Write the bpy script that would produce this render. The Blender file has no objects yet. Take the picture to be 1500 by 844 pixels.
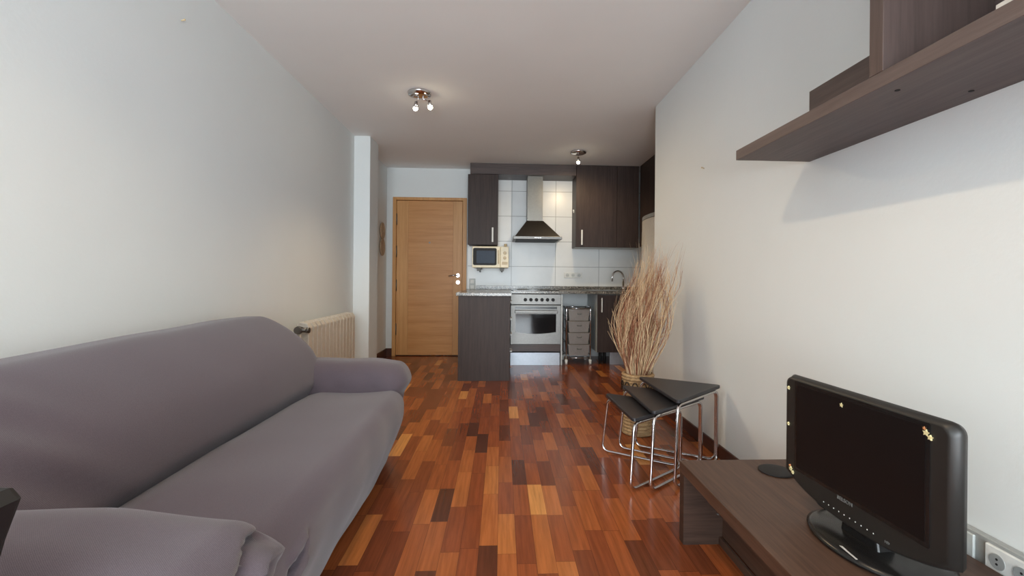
import bpy, bmesh, math, random
from mathutils import Vector, Matrix, noise
random.seed(7)
PI = math.pi
sc = bpy.context.scene
COL = sc.collection

# ------------------------------------------------------------------ camera
F = 680.0; CX = 765.0; CY = 408.3; CAMH = 1.02
th = math.atan((CX-735)/F); ro = 0.0085
fw = Vector((math.sin(th), math.cos(th), 0)); r0 = Vector((math.cos(th), -math.sin(th), 0)); u0 = Vector((0, 0, 1))
rr = r0*math.cos(ro)+u0*math.sin(ro); uu = u0*math.cos(ro)-r0*math.sin(ro)
cam = bpy.data.objects.new('camera', bpy.data.cameras.new('camera')); COL.objects.link(cam)
m = Matrix.Identity(4)
for i in range(3):
    m[i][0] = rr[i]; m[i][1] = uu[i]; m[i][2] = -fw[i]
m[2][3] = CAMH
cam.matrix_world = m
cam.data.sensor_width = 36; cam.data.lens = F/1500*36
cam.data.shift_x = -(CX-750)/1500; cam.data.shift_y = -(422-CY)/1500
cam.data.clip_start = 0.05
sc.camera = cam

# ------------------------------------------------------------------ light and exposure
sc.view_settings.view_transform = 'Standard'; sc.view_settings.look = 'None'
sc.cycles.sample_clamp_indirect = 4.0
sc.view_settings.exposure = 0.22; sc.view_settings.gamma = 1; sc.view_settings.use_curve_mapping = False
world = bpy.data.worlds.new('sky'); sc.world = world; world.use_nodes = True
world.node_tree.nodes['Background'].inputs[0].default_value = (0.75, 0.88, 1.0, 1)
world.node_tree.nodes['Background'].inputs[1].default_value = 1.2

def area(name, loc, rot, sx, sy, power, color):
    l = bpy.data.lights.new(name, 'AREA'); l.shape = 'RECTANGLE'; l.size = sx; l.size_y = sy
    l.energy = power; l.color = color
    o = bpy.data.objects.new(name, l); COL.objects.link(o); o.location = loc; o.rotation_euler = rot
    return o
area('daylight', (0.0, -3.66, 1.22), (PI/2, 0, 0), 2.3, 2.1, 180, (0.82, 0.93, 1.0))
area('added_ceiling_fill', (0.0, -3.62, .75), (PI/2+.75, 0, 0), 2.2, 1.1, 105, (0.92, 0.97, 1.0))  # unseen fill light added low at the window, tilted up to brighten the ceiling
WARM = (1.0, 0.76, 0.46)
LAMP_ROOM = 33.0; LAMP_NEAR = 30.0; LAMP_KITCHEN = 19.0

# ------------------------------------------------------------------ material helpers
def hx(r, g, b):
    f = lambda c: (c/255/12.92) if c/255 <= .04045 else ((c/255+.055)/1.055)**2.4
    return (f(r), f(g), f(b), 1)

class NT:
    def __init__(s, name):
        s.m = bpy.data.materials.new(name); s.m.use_nodes = True
        s.t = s.m.node_tree; s.b = s.t.nodes['Principled BSDF']
    def n(s, typ, **kw):
        nd = s.t.nodes.new(typ)
        for k, v in kw.items():
            if isinstance(k, str) and hasattr(nd, k): setattr(nd, k, v)
        return nd
    def l(s, a, b): s.t.links.new(a, b)
    def val(s, sock, v):
        if hasattr(v, 'is_output') or isinstance(v, bpy.types.NodeSocket): s.l(v, sock)
        else: sock.default_value = v
    def math(s, op, a, b=0.0, c=None):
        nd = s.n('ShaderNodeMath', operation=op); s.val(nd.inputs[0], a); s.val(nd.inputs[1], b)
        if c is not None: s.val(nd.inputs[2], c)
        return nd.outputs[0]
    def coord(s, kind='Object'):
        if kind == 'Position': return s.n('ShaderNodeNewGeometry').outputs['Position']
        return s.n('ShaderNodeTexCoord').outputs[kind]
    def mapped(s, scale, kind='Object'):
        mp = s.n('ShaderNodeMapping'); mp.inputs['Scale'].default_value = scale
        s.l(s.coord(kind), mp.inputs[0]); return mp.outputs[0]
    def noise(s, vec, scale, detail=4, rough=.55):
        nd = s.n('ShaderNodeTexNoise'); s.l(vec, nd.inputs['Vector'])
        nd.inputs['Scale'].default_value = scale; nd.inputs['Detail'].default_value = detail
        nd.inputs['Roughness'].default_value = rough
        return nd.outputs['Fac']
    def ramp(s, fac, stops, interp='LINEAR'):
        nd = s.n('ShaderNodeValToRGB'); cr = nd.color_ramp; cr.interpolation = interp
        while len(cr.elements) < len(stops): cr.elements.new(0.5)
        for e, (p, c) in zip(cr.elements, stops): e.position = p; e.color = c
        s.l(fac, nd.inputs[0]); return nd.outputs[0]
    def mix(s, fac, a, b, mode='MIX'):
        nd = s.n('ShaderNodeMix', data_type='RGBA', blend_type=mode)
        s.val(nd.inputs[0], fac); s.val(nd.inputs[6], a); s.val(nd.inputs[7], b); return nd.outputs[2]
    def bump(s, h, strength=.2, dist=.01):
        nd = s.n('ShaderNodeBump'); nd.inputs['Strength'].default_value = strength
        nd.inputs['Distance'].default_value = dist; s.l(h, nd.inputs['Height']); s.l(nd.outputs[0], s.b.inputs['Normal'])
    def set(s, **kw):
        for k, v in kw.items(): s.val(s.b.inputs[k.replace('_', ' ')], v)
        return s

def plain(name, col, rough=.5, metal=0, spec=.5, nscale=40, namt=.06, **kw):
    a = NT(name); v = a.noise(a.coord(), nscale, 3)
    c2 = tuple(x*(1-namt*2) for x in col[:3])+(1,)
    a.set(Base_Color=a.ramp(v, [(.3, c2), (.7, col)]), Roughness=rough, Metallic=metal, **kw)
    a.b.inputs['Specular IOR Level'].default_value = spec
    return a.m

def wall_mat(name, col, bumps=.12):
    a = NT(name); p = a.coord('Position')
    n1 = a.noise(p, 1.7, 3); n2 = a.noise(p, 60, 4)
    a.set(Base_Color=a.ramp(n1, [(.25, tuple(x*.965 for x in col[:3])+(1,)), (.75, col)]), Roughness=.85)
    a.bump(n2, bumps, .004); return a.m

def wood(name, dark, light, axis='Z', rough=.4, scale=1.0, spec=.4):
    a = NT(name)
    sc3 = {'Z': (45, 45, 2.2), 'X': (2.2, 45, 45), 'Y': (45, 2.2, 45)}[axis]
    v = a.mapped(tuple(x*scale for x in sc3), 'Position')
    n1 = a.noise(v, 1.0, 5, .65); n2 = a.noise(v, 3.3, 3, .6)
    f = a.math('ADD', a.math('MULTIPLY', n1, .65), a.math('MULTIPLY', n2, .35))
    a.set(Base_Color=a.ramp(f, [(.36, dark), (.62, light)]), Roughness=rough)
    a.b.inputs['Specular IOR Level'].default_value = spec
    a.bump(f, .08, .002); return a.m

def floor_mat():
    a = NT('merbau strip parquet'); pos = a.coord('Position')
    sp = a.n('ShaderNodeSeparateXYZ'); a.l(pos, sp.inputs[0]); x, y = sp.outputs[0], sp.outputs[1]
    u = a.math('DIVIDE', a.math('ADD', x, 5.013), .0705); row = a.math('FLOOR', u); fu = a.math('FRACT', u)
    wn = a.n('ShaderNodeTexWhiteNoise', noise_dimensions='1D'); a.l(row, wn.inputs['W'])
    w = a.math('ADD', a.math('DIVIDE', y, .33), a.math('MULTIPLY_ADD', wn.outputs['Value'], 37.0, a.math('MULTIPLY', row, 71.0)))
    vo = a.n('ShaderNodeTexVoronoi', voronoi_dimensions='1D', feature='F1'); a.l(w, vo.inputs['W']); vo.inputs['Scale'].default_value = 1; vo.inputs['Randomness'].default_value = .62
    ve = a.n('ShaderNodeTexVoronoi', voronoi_dimensions='1D', feature='DISTANCE_TO_EDGE'); a.l(w, ve.inputs['W']); ve.inputs['Scale'].default_value = 1; ve.inputs['Randomness'].default_value = .62
    sr = a.n('ShaderNodeSeparateColor'); a.l(vo.outputs['Color'], sr.inputs[0]); rnd = sr.outputs[0]; rnd2 = sr.outputs[1]
    base = a.ramp(rnd, [(0, hx(88, 48, 32)), (.08, hx(112, 58, 34)), (.3, hx(132, 68, 38)), (.5, hx(146, 76, 41)), (.72, hx(160, 88, 46)), (.9, hx(176, 102, 54)), (.955, hx(186, 112, 58)), (.975, hx(214, 146, 80))])
    # grain
    cv = a.n('ShaderNodeCombineXYZ'); a.l(a.math('MULTIPLY', x, 70), cv.inputs[0]); a.l(a.math('MULTIPLY', y, 3.5), cv.inputs[1]); a.l(a.math('MULTIPLY', rnd2, 50), cv.inputs[2])
    g = a.noise(cv.outputs[0], 1, 5, .62)
    gr = a.ramp(g, [(.3, (.62, .62, .62, 1)), (.65, (1.12, 1.12, 1.12, 1))])
    col = a.mix(.8, base, gr, 'MULTIPLY')
    e1 = a.math('LESS_THAN', a.math('MINIMUM', fu, a.math('SUBTRACT', 1, fu)), .012)
    e2 = a.math('LESS_THAN', ve.outputs['Distance'], .0035)
    e = a.math('MAXIMUM', e1, e2)
    col = a.mix(a.math('MULTIPLY', e, .55), col, (.02, .008, .005, 1))
    n2 = a.noise(pos, 9, 3)
    a.set(Base_Color=col, Roughness=a.math('MULTIPLY_ADD', n2, .10, .15))
    a.b.inputs['Specular IOR Level'].default_value = .38
    a.bump(a.math('SUBTRACT', g, a.math('MULTIPLY', e, 2.0)), .06, .002)
    return a.m

def tile_mat():
    a = NT('white glazed wall tile'); pos = a.coord('Position'); sp = a.n('ShaderNodeSeparateXYZ'); a.l(pos, sp.inputs[0])
    def line(c, off, step, w):
        fr = a.math('FRACT', a.math('DIVIDE', a.math('ADD', c, off), step))
        return a.math('LESS_THAN', a.math('MINIMUM', fr, a.math('SUBTRACT', 1, fr)), w/step/2)
    h = a.math('MAXIMUM', a.math('MULTIPLY', line(sp.outputs[0], 10-.125+.58*0-10+5.8, .58, .006), 1), a.math('MAXIMUM', line(sp.outputs[2], 3.3-1.18, .33, .006), line(sp.outputs[1], 5.9, .58, .006)))
    n1 = a.noise(pos, 5, 2)
    a.set(Base_Color=a.mix(h, a.ramp(n1, [(.3, hx(222, 224, 224)), (.7, hx(228, 230, 230))]), hx(150, 152, 152)), Roughness=.3)
    a.bump(a.math('SUBTRACT', 1, h), .3, .002); return a.m

def granite_mat():
    a = NT('speckled granite'); p = a.coord('Position')
    v = a.n('ShaderNodeTexVoronoi'); a.l(p, v.inputs['Vector']); v.inputs['Scale'].default_value = 120
    sp = a.n('ShaderNodeSeparateColor'); a.l(v.outputs['Color'], sp.inputs[0])
    n = a.noise(p, 30, 3)
    f = a.math('ADD', a.math('MULTIPLY', sp.outputs[0], .75), a.math('MULTIPLY', n, .25))
    a.set(Base_Color=a.ramp(f, [(.0, hx(56, 54, 50)), (.22, hx(84, 81, 76)), (.42, hx(108, 104, 97)), (.62, hx(132, 127, 118)), (.80, hx(168, 162, 151))], 'CONSTANT'), Roughness=.22)
    return a.m

def fabric_mat():
    a = NT('grey stretch sofa cover'); p = a.coord('Position')
    v = a.mapped((1, 1, 1), 'Position')
    n1 = a.noise(p, 2.5, 3); n2 = a.noise(p, 420, 3, .7)
    w = a.n('ShaderNodeTexWave', wave_type='BANDS', bands_direction='DIAGONAL'); a.l(v, w.inputs[0]); w.inputs['Scale'].default_value = 210; w.inputs['Distortion'].default_value = 2
    f = a.math('ADD', a.math('MULTIPLY', n2, .7), a.math('MULTIPLY', w.outputs['Fac'], .3))
    c = a.ramp(f, [(.3, hx(79, 69, 76)), (.7, hx(99, 88, 95))])
    c = a.mix(a.math('MULTIPLY', n1, .25), c, hx(96, 90, 98))
    a.set(Base_Color=c, Roughness=.95, Sheen_Weight=.25, Sheen_Roughness=.5)
    a.b.inputs['Specular IOR Level'].default_value = .15
    a.bump(f, .25, .0015); return a.m

M = {}
M['wall'] = wall_mat('white wall paint', hx(225, 229, 229))
M['ceiling'] = wall_mat('white ceiling paint', hx(242, 241, 239), .05)
M['floor'] = floor_mat(); M['tile'] = tile_mat(); M['granite'] = granite_mat(); M['fabric'] = fabric_mat()
M['base'] = wood('dark red skirting wood', hx(62, 36, 30), hx(84, 50, 40), 'Y', .35)
M['wenge'] = wood('wenge veneer upright', hx(50, 40, 37), hx(68, 55, 51), 'Z', .45, 1, .22)
M['wengeEnd'] = wood('wenge bench end veneer', hx(52, 38, 32), hx(72, 54, 45), 'X', .5, 1, .2)
M['shelfEnd'] = wood('wenge shelf upright veneer', hx(70, 58, 55), hx(86, 72, 68), 'Z', .5)
M['wengeY'] = wood('wenge veneer lengthwise', hx(66, 47, 38), hx(92, 68, 55), 'Y', .42, 1, .3)
M['wengeX'] = wood('wenge veneer crosswise', hx(60, 48, 46), hx(84, 70, 66), 'X', .42)
M['shelf'] = wood('wenge shelf veneer', hx(78, 66, 64), hx(96, 83, 80), 'Y', .5)
M['oak'] = wood('oak door veneer', hx(176, 118, 62), hx(198, 142, 84), 'X', .42, .5)
M['oakV'] = wood('oak stile veneer', hx(184, 130, 74), hx(206, 154, 96), 'Z', .42, .5)
M['steel'] = plain('brushed stainless steel', hx(118, 116, 113), .42, 1, nscale=60)
M['chrome'] = plain('polished chrome', hx(215, 212, 212), .1, 1, namt=.02)
M['hoodsteel'] = plain('hood steel', hx(116, 113, 107), .36, 1, nscale=60)
M['black'] = plain('glossy black plastic', hx(26, 25, 25), .25)
M['blackmat'] = plain('matt black plastic', hx(32, 31, 32), .55, spec=.3)
M['bezel'] = plain('tv bezel plastic', hx(36, 34, 32), .42)
M['screen'] = plain('tv screen panel', hx(20, 16, 16), .38, spec=.25, namt=.02)
M['glassdark'] = plain('dark oven glass', hx(30, 30, 32), .06, spec=.4)
M['laminate'] = plain('black table laminate', hx(44, 43, 46), .42)
M['plinth'] = plain('brushed aluminium plinth', hx(176, 182, 190), .42, .55)
M['cream'] = plain('cream enamel', hx(240, 226, 192), .35)
M['creamd'] = plain('cream darker enamel', hx(206, 184, 144), .4)
M['microglass'] = plain('microwave glass', hx(50, 62, 80), .45, spec=.25)
M['white'] = plain('white plastic', hx(228, 228, 224), .4)
M['whitegrey'] = plain('pale grey plastic', hx(196, 200, 198), .45)
M['rad'] = plain('radiator enamel', hx(214, 206, 194), .35)
M['fridge'] = plain('fridge enamel', hx(214, 210, 202), .35)
M['fridgetop'] = plain('fridge grey trim', hx(160, 162, 160), .4)
M['drawer'] = plain('smoky drawer plastic', hx(156, 150, 146), .35, Alpha=.9)
M['wicker'] = wood('wicker coil', hx(128, 98, 66), hx(190, 160, 118), 'X', .8, 1.5)
M['wickerd'] = plain('dark wicker binding', hx(52, 40, 30), .8)
M['twig'] = wood('pale dried branch', hx(180, 146, 110), hx(226, 198, 160), 'Z', .8)
M['twigred'] = wood('reddish dried branch', hx(120, 70, 48), hx(164, 112, 84), 'Z', .8)
M['sticker'] = plain('cream sticker', hx(214, 200, 150), .6)
M['stickero'] = plain('orange sticker', hx(206, 140, 90), .6)
M['paper'] = plain('white paper', hx(200, 196, 190), .7)
M['straw'] = plain('pale straw weave', hx(196, 172, 144), .85, nscale=90, namt=.15)
M['print'] = plain('grey print', hx(112, 112, 110), .5)
M['dark'] = plain('dark gap', hx(22, 18, 17), .8)

def emis(name, col, strength):
    a = NT(name); a.set(Base_Color=(1, 1, 1, 1), Emission_Color=col, Emission_Strength=strength); return a.m
M['bulb'] = emis('lit halogen bulb', (1.0, .86, .6, 1), 60)
M['bulbdim'] = emis('lit side halogen bulb', (1.0, .92, .78, 1), 30)
def glass():
    a = NT('window glass'); a.set(Base_Color=(1, 1, 1, 1), Roughness=.0, Transmission_Weight=1.0, IOR=1.01); return a.m
M['glass'] = glass()

# ------------------------------------------------------------------ mesh helpers
def nb(): return bmesh.new()

def box(bm, x0, x1, y0, y1, z0, z1, bev=0.0, seg=2, mi=0):
    t = bmesh.new(); bmesh.ops.create_cube(t, size=1)
    for v in t.verts:
        v.co = Vector(((x0+x1)/2+v.co.x*(x1-x0), (y0+y1)/2+v.co.y*(y1-y0), (z0+z1)/2+v.co.z*(z1-z0)))
    if bev > 0: bmesh.ops.bevel(t, geom=t.edges[:], offset=bev, segments=seg, affect='EDGES', profile=.5)
    for f in t.faces: f.material_index = mi
    join(bm, t); return bm

def join(bm, t, mat=None):
    if mat is not None: bmesh.ops.transform(t, matrix=mat, verts=t.verts)
    me = bpy.data.meshes.new('tmp'); t.to_mesh(me); t.free(); bm.from_mesh(me); bpy.data.meshes.remove(me)

def cyl(bm, a, b, r, r2=None, seg=20, caps=True, mi=0):
    a = Vector(a); b = Vector(b); d = b-a; t = bmesh.new()
    bmesh.ops.create_cone(t, cap_ends=caps, segments=seg, radius1=r, radius2=r if r2 is None else r2, depth=d.length)
    for f in t.faces: f.material_index = mi; f.smooth = len(f.verts) == 4
    join(bm, t, Matrix.Translation((a+b)/2) @ d.to_track_quat('Z', 'Y').to_matrix().to_4x4())
    return bm

def lathe(bm, prof, c, seg=32, mi=0, sy=1.0):
    rings = []
    for (r, z) in prof:
        rings.append([bm.verts.new((c[0]+r*math.cos(2*PI*k/seg), c[1]+r*sy*math.sin(2*PI*k/seg), c[2]+z)) for k in range(seg)])
    for i in range(len(rings)-1):
        for k in range(seg):
            f = bm.faces.new((rings[i][k], rings[i][(k+1) % seg], rings[i+1][(k+1) % seg], rings[i+1][k])); f.smooth = True; f.material_index = mi
    for rg, rev in ((rings[0], True), (rings[-1], False)):
        f = bm.faces.new(rg[::-1] if rev else rg); f.material_index = mi
    return bm

def prism(bm, pts, z0, z1, axis='Z', bev=0.0, mi=0, seg=2):
    """closed outline extruded along an axis; pts are the other two coordinates in order"""
    t = bmesh.new()
    def P(p, h):
        return {'Z': (p[0], p[1], h), 'X': (h, p[0], p[1]), 'Y': (p[0], h, p[1])}[axis]
    a = [t.verts.new(P(p, z0)) for p in pts]; b = [t.verts.new(P(p, z1)) for p in pts]; n = len(pts)
    t.faces.new(a[::-1]); t.faces.new(b)
    for i in range(n): t.faces.new((a[i], a[(i+1) % n], b[(i+1) % n], b[i]))
    bmesh.ops.recalc_face_normals(t, faces=t.faces)
    if bev: 
        es = [e for e in t.edges if len(e.link_faces) == 2 and any(len(f.verts) == n for f in e.link_faces)]
        bmesh.ops.bevel(t, geom=es, offset=bev, segments=seg, affect='EDGES', profile=.5)
    for f in t.faces: f.material_index = mi
    join(bm, t); return bm

def rrect(cx, cy, w, h, r, n=6):
    out = []
    for (sx, sy, a0) in ((1, 1, 0), (-1, 1, PI/2), (-1, -1, PI), (1, -1, 1.5*PI)):
        for k in range(n+1):
            a = a0+PI/2*k/n; out.append((cx+sx*(w/2-r)+r*math.cos(a), cy+sy*(h/2-r)+r*math.sin(a)))
    return out

def fillet(pts, r, n=7, closed=False):
    pts = [Vector(p) for p in pts]; out = []; N = len(pts)
    for i, p in enumerate(pts):
        if not closed and i in (0, N-1): out.append(p); continue
        a = pts[(i-1) % N]-p; b = pts[(i+1) % N]-p
        ang = a.angle(b); d = min(r/math.tan(ang/2), a.length*.48, b.length*.48)
        s = p+a.normalized()*d; e = p+b.normalized()*d
        for k in range(n+1):
            t = k/n; out.append(s*(1-t)**2+p*2*t*(1-t)+e*t*t)
    return out

def tube(bm, pts, r, seg=10, closed=False, mi=0, radii=None):
    pts = [Vector(p) for p in pts]; N = len(pts); rings = []
    up = Vector((0, 0, 1)); prev = None
    for i, p in enumerate(pts):
        if closed: d = pts[(i+1) % N]-pts[i-1]
        else: d = pts[min(i+1, N-1)]-pts[max(i-1, 0)]
        d.normalize()
        if prev is None:
            q = d.orthogonal().normalized()
        else:
            q = prev-d*prev.dot(d)
            q = q.normalized() if q.length > 1e-6 else d.orthogonal().normalized()
        prev = q; s = d.cross(q); R = radii[i] if radii else r
        rings.append([bm.verts.new(p+q*R*math.cos(2*PI*k/seg)+s*R*math.sin(2*PI*k/seg)) for k in range(seg)])
    for i in range(N if closed else N-1):
        a = rings[i]; b = rings[(i+1) % N]
        for k in range(seg):
            f = bm.faces.new((a[k], a[(k+1) % seg], b[(k+1) % seg], b[k])); f.smooth = True; f.material_index = mi
    if not closed:
        f = bm.faces.new(rings[0][::-1]); f.material_index = mi; f = bm.faces.new(rings[-1]); f.material_index = mi
    return bm

def sphere(bm, c, r, seg=16, sc3=(1, 1, 1), mi=0):
    t = bmesh.new(); bmesh.ops.create_uvsphere(t, u_segments=seg, v_segments=seg//2+2, radius=r)
    for f in t.faces: f.smooth = True; f.material_index = mi
    join(bm, t, Matrix.Translation(c) @ Matrix.Diagonal((*sc3, 1))); return bm

def soft(x0, x1, y0, y1, z0, z1, rx, ry, rz, n=40, deform=None, step=.03):
    """upholstery block: a dense box whose corners are rounded by per-axis radii, then shaped by deform"""
    t = bmesh.new(); c = Vector(((x0+x1)/2, (y0+y1)/2, (z0+z1)/2)); h = Vector(((x1-x0)/2, (y1-y0)/2, (z1-z0)/2)); R = Vector((rx, ry, rz))
    def axis(i):
        core = h[i]-R[i]; ni = max(2, int(2*core/step)); out = []
        for k in range(8): out.append(-h[i]+R[i]*(k/8))
        for k in range(ni+1): out.append(-core+2*core*k/ni)
        for k in range(1, 9): out.append(core+R[i]*k/8)
        return out
    A = [axis(i) for i in range(3)]; cache = {}
    def vert(p):
        key = (round(p[0], 5), round(p[1], 5), round(p[2], 5))
        if key not in cache:
            co = Vector([max(-(h[i]-R[i]), min(h[i]-R[i], p[i])) for i in range(3)])
            d = Vector([(p[i]-co[i])/R[i] for i in range(3)]); mx = max(abs(x) for x in d)
            # map the cube shell to a sphere shell
            if mx > 0:
                d2 = Vector([x for x in d]); x, y, z = d2
                s = Vector((x*math.sqrt(max(0, 1-y*y/2-z*z/2+y*y*z*z/3)), y*math.sqrt(max(0, 1-z*z/2-x*x/2+z*z*x*x/3)), z*math.sqrt(max(0, 1-x*x/2-y*y/2+x*x*y*y/3))))
            else: s = d
            q = c+co+Vector([s[i]*R[i] for i in range(3)])
            if deform: q = deform(q)
            cache[key] = t.verts.new(q)
        return cache[key]
    for ax in range(3):
        u, w = (ax+1) % 3, (ax+2) % 3
        for sg in (-1, 1):
            for i in range(len(A[u])-1):
                for j in range(len(A[w])-1):
                    ps = []
                    for (a, b) in ((i, j), (i+1, j), (i+1, j+1), (i, j+1)):
                        p = [0, 0, 0]; p[ax] = sg*h[ax]; p[u] = A[u][a]; p[w] = A[w][b]; ps.append(vert(p))
                    if sg < 0: ps = ps[::-1]
                    try: f = t.faces.new(ps); f.smooth = True
                    except ValueError: pass
    return t

def place(name, bm, mats, parent=None, label=None):
    me = bpy.data.meshes.new(name)
    if parent is not None:
        off = Vector((0, 0, 0)); p = parent
        while p is not None: off += Vector(p.location); p = p.parent
        bmesh.ops.translate(bm, vec=-off, verts=bm.verts)
    bm.to_mesh(me); bm.free()
    for mm in (mats if isinstance(mats, (list, tuple)) else [mats]): me.materials.append(mm)
    o = bpy.data.objects.new(name, me); COL.objects.link(o)
    if parent is not None: o.parent = parent
    if label: o['label'] = label
    return o

def thing(name, label, cat, loc, group=None):
    o = bpy.data.objects.new(name, None); COL.objects.link(o); o.location = loc
    o.empty_display_size = .05
    o['label'] = label; o['category'] = cat
    if group: o['group'] = group
    return o

def single(name, bm, mats, label, cat, loc, group=None, kind=None):
    bmesh.ops.translate(bm, vec=-Vector(loc), verts=bm.verts)
    o = place(name, bm, mats); o.location = loc; o['label'] = label; o['category'] = cat
    if group: o['group'] = group
    if kind: o['kind'] = kind
    return o

def struct(name, bm, mats, parent=None):
    o = place(name, bm, mats, parent)
    if parent is None: o['kind'] = 'structure'
    return o

def copy_tree(o, parent=None):
    c = o.copy(); COL.objects.link(c)
    if parent is not None: c.parent = parent
    for ch in list(o.children): copy_tree(ch, c)
    return c

def text_part(name, body, size, loc, rot, mat, parent, depth=.0005):
    cu = bpy.data.curves.new(name, 'FONT'); cu.body = body; cu.size = size; cu.extrude = depth; cu.align_x = 'CENTER'; cu.align_y = 'CENTER'
    tmp = bpy.data.objects.new('tmp', cu); COL.objects.link(tmp)
    bpy.context.view_layer.update()
    me = bpy.data.meshes.new_from_object(tmp.evaluated_get(bpy.context.evaluated_depsgraph_get()))
    bpy.data.objects.remove(tmp)
    bm = bmesh.new(); bm.from_mesh(me); bmesh.ops.transform(bm, matrix=Matrix.Translation(loc) @ rot, verts=bm.verts)
    return place(name, bm, mat, parent)

# ------------------------------------------------------------------ room shell
H = 2.45; WL = -1.50; WR = 1.26; YB = 6.11; YW = -3.60; YK = 3.79; KR = 2.08
struct('floor', box(nb(), WL-.1, KR+.1, YW-.1, YB+.1, -.08, 0), M['floor'])
struct('ceiling', box(nb(), WL-.1, KR+.1, YW-.1, YB+.1, H, H+.08), M['ceiling'])
struct('wall_left', box(nb(), WL-.1, WL, YW-.1, YB+.1, 0, H), M['wall'])
b = box(nb(), WR, WR+.12, YW-.1, YK, 0, H); box(b, WR+.12, KR+.1, YK-.12, YK, 0, H)
struct('wall_right', b, M['wall'])
struct('wall_kitchen', box(nb(), KR, KR+.1, YK, YB+.1, 0, H), M['wall'])
# back wall with the entrance opening, tiled behind the kitchen
DX0, DX1, DZ = -1.375, -.515, 2.035
b = box(nb(), WL, DX0, YB, YB+.1, 0, H); box(b, DX1, -.445, YB, YB+.1, 0, H); box(b, DX0, DX1, YB, YB+.1, DZ, H)
box(b, WL, -.445, YB+.1, YB+.12, 0, H)
struct('wall_back', b, M['wall'])
struct('wall_tiled', box(nb(), -.445, KR, YB, YB+.12, 0, H), M['tile'])
# window wall behind the viewer, mostly one wide balcony window
b = box(nb(), WL, -1.15, YW-.1, YW, 0, H); box(b, 1.15, WR, YW-.1, YW, 0, H); box(b, -1.15, 1.15, YW-.1, YW, 2.28, H); box(b, -1.15, 1.15, YW-.1, YW, 0, .12)
struct('wall_front', b, M['wall'])
wf = nb()
for x in (-1.15, -.03, 1.09): box(wf, x, x+.06, YW-.07, YW-.02, .12, 2.28)
box(wf, -1.15, 1.15, YW-.07, YW-.02, .12, .18); box(wf, -1.15, 1.15, YW-.07, YW-.02, 2.22, 2.28)
win = struct('window_1', wf, M['whitegrey'])
# pillar and skirting
b = box(nb(), WL, -1.34, 4.76, 5.07, 0, H, .002, 1); struct('wall_pillar', b, M['wall'])
struct('baseboard_left', box(nb(), WL, WL+.012, 5.07, YB, 0, .10), M['base'])
b = box(nb(), WL, WL+.012, YW, 4.76, 0, .075); struct('baseboard_left_near', b, M['base'])
struct('baseboard_back', box(nb(), WL+.012, -1.42, YB-.012, YB, 0, .10), M['base'])
b = box(nb(), WR-.013, WR, YW, YK, 0, .078, .003, 1); box(b, WR-.013, WR+.13, YK, YK+.012, 0, .078)
struct('baseboard_right', b, M['base'])

# ------------------------------------------------------------------ entrance door
fr = nb()
box(fr, -1.42, DX0, YB-.022, YB+.08, 0, 2.068, .003, 1); box(fr, DX1, -.462, YB-.022, YB+.08, 0, 2.068, .003, 1)
box(fr, DX0, DX1, YB-.022, YB+.08, DZ-.005, 2.068, .003, 1)
struct('trim_1', fr, M['oakV'])
door = thing('door_1', 'light oak flush entrance door with chrome lever handle in the back wall', 'door', (-.945, YB, 0))
door['kind'] = 'structure'
place('door_panel', box(nb(), -1.22, -.64, YB-.002, YB+.04, .012, DZ-.01), M['oak'], door)
place('door_stile', box(nb(), DX0+.003, -1.221, YB-.002, YB+.04, .012, DZ-.01, .001, 1), M['oakV'], door)
place('door_stile', box(nb(), -.639, DX1-.005, YB-.002, YB+.04, .012, DZ-.01, .001, 1), M['oakV'], door)
hb = nb(); cyl(hb, (-.575, YB, 1.055), (-.575, YB-.012, 1.055), .026); cyl(hb, (-.575, YB, 1.055), (-.575, YB-.05, 1.055), .009)
tube(hb, fillet([(-.575, YB-.05, 1.055), (-.63, YB-.052, 1.056), (-.69, YB-.048, 1.045)], .02), .0085)
place('door_handle', hb, M['chrome'], door)
lk = nb(); cyl(lk, (-.572, YB, .965), (-.572, YB-.014, .965), .027); cyl(lk, (-.572, YB-.012, .965), (-.572, YB-.024, .965), .012)
place('lock_rosette', lk, M['chrome'], door)
pv = nb(); cyl(pv, (-.945, YB-.012, 1.48), (-.945, YB, 1.48), .011); place('peephole', pv, M['steel'], door)
for z in (1.78, 1.36, .92, .35):
    hg = nb(); cyl(hg, (DX0+.003, YB-.008, z-.075), (DX0+.003, YB-.008, z+.075), .009, seg=12); place('hinge', hg, M['steel'], door)

# ------------------------------------------------------------------ sofa
sofa = thing('sofa', 'long three-seat sofa under a grey stretch cover along the left wall', 'sofa', (-1.0, 1.6, 0))
def nz(q, s, a, seed=0): return a*noise.noise(Vector((q.x*s+seed, q.y*s, q.z*s)))
def sm(a, b, x):
    t = max(0, min(1, (x-a)/(b-a))); return t*t*(3-2*t)

def def_back(q):
    t = sm(.3, .82, q.z)
    front = sm(-1.45, -1.0, q.x)
    q.x -= front*(.17*t)                                  # the front leans back
    q.x -= front*.050*sm(.49, .40, q.z)
    q.x += front*(.045*math.sin(PI*sm(.36, .84, q.z)))   # padded belly over the crease
    q.z -= .030*sm(2.3, .9, q.y)*sm(.5, .8, q.z)
    yc = (q.y-.62)/(2.62-.62)
    q.z += .012*math.sin(PI*max(0, min(1, yc*1.15-.1)))*sm(.5, .8, q.z) - .012*sm(.5, .8, q.z)
    q.x += nz(q, 3.1, .012); q.z += nz(q, 2.3, .010, 9)
    near = math.exp(-((q.y-1.0)/.16)**2)
    q.x += front*near*.012*math.sin(q.z*42+q.y*30)
    return q
place('backrest', soft(-1.46, -.92, .64, 2.66, .05, .820, .21, .19, .21, deform=def_back, step=.02), M['fabric'], sofa)

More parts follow.
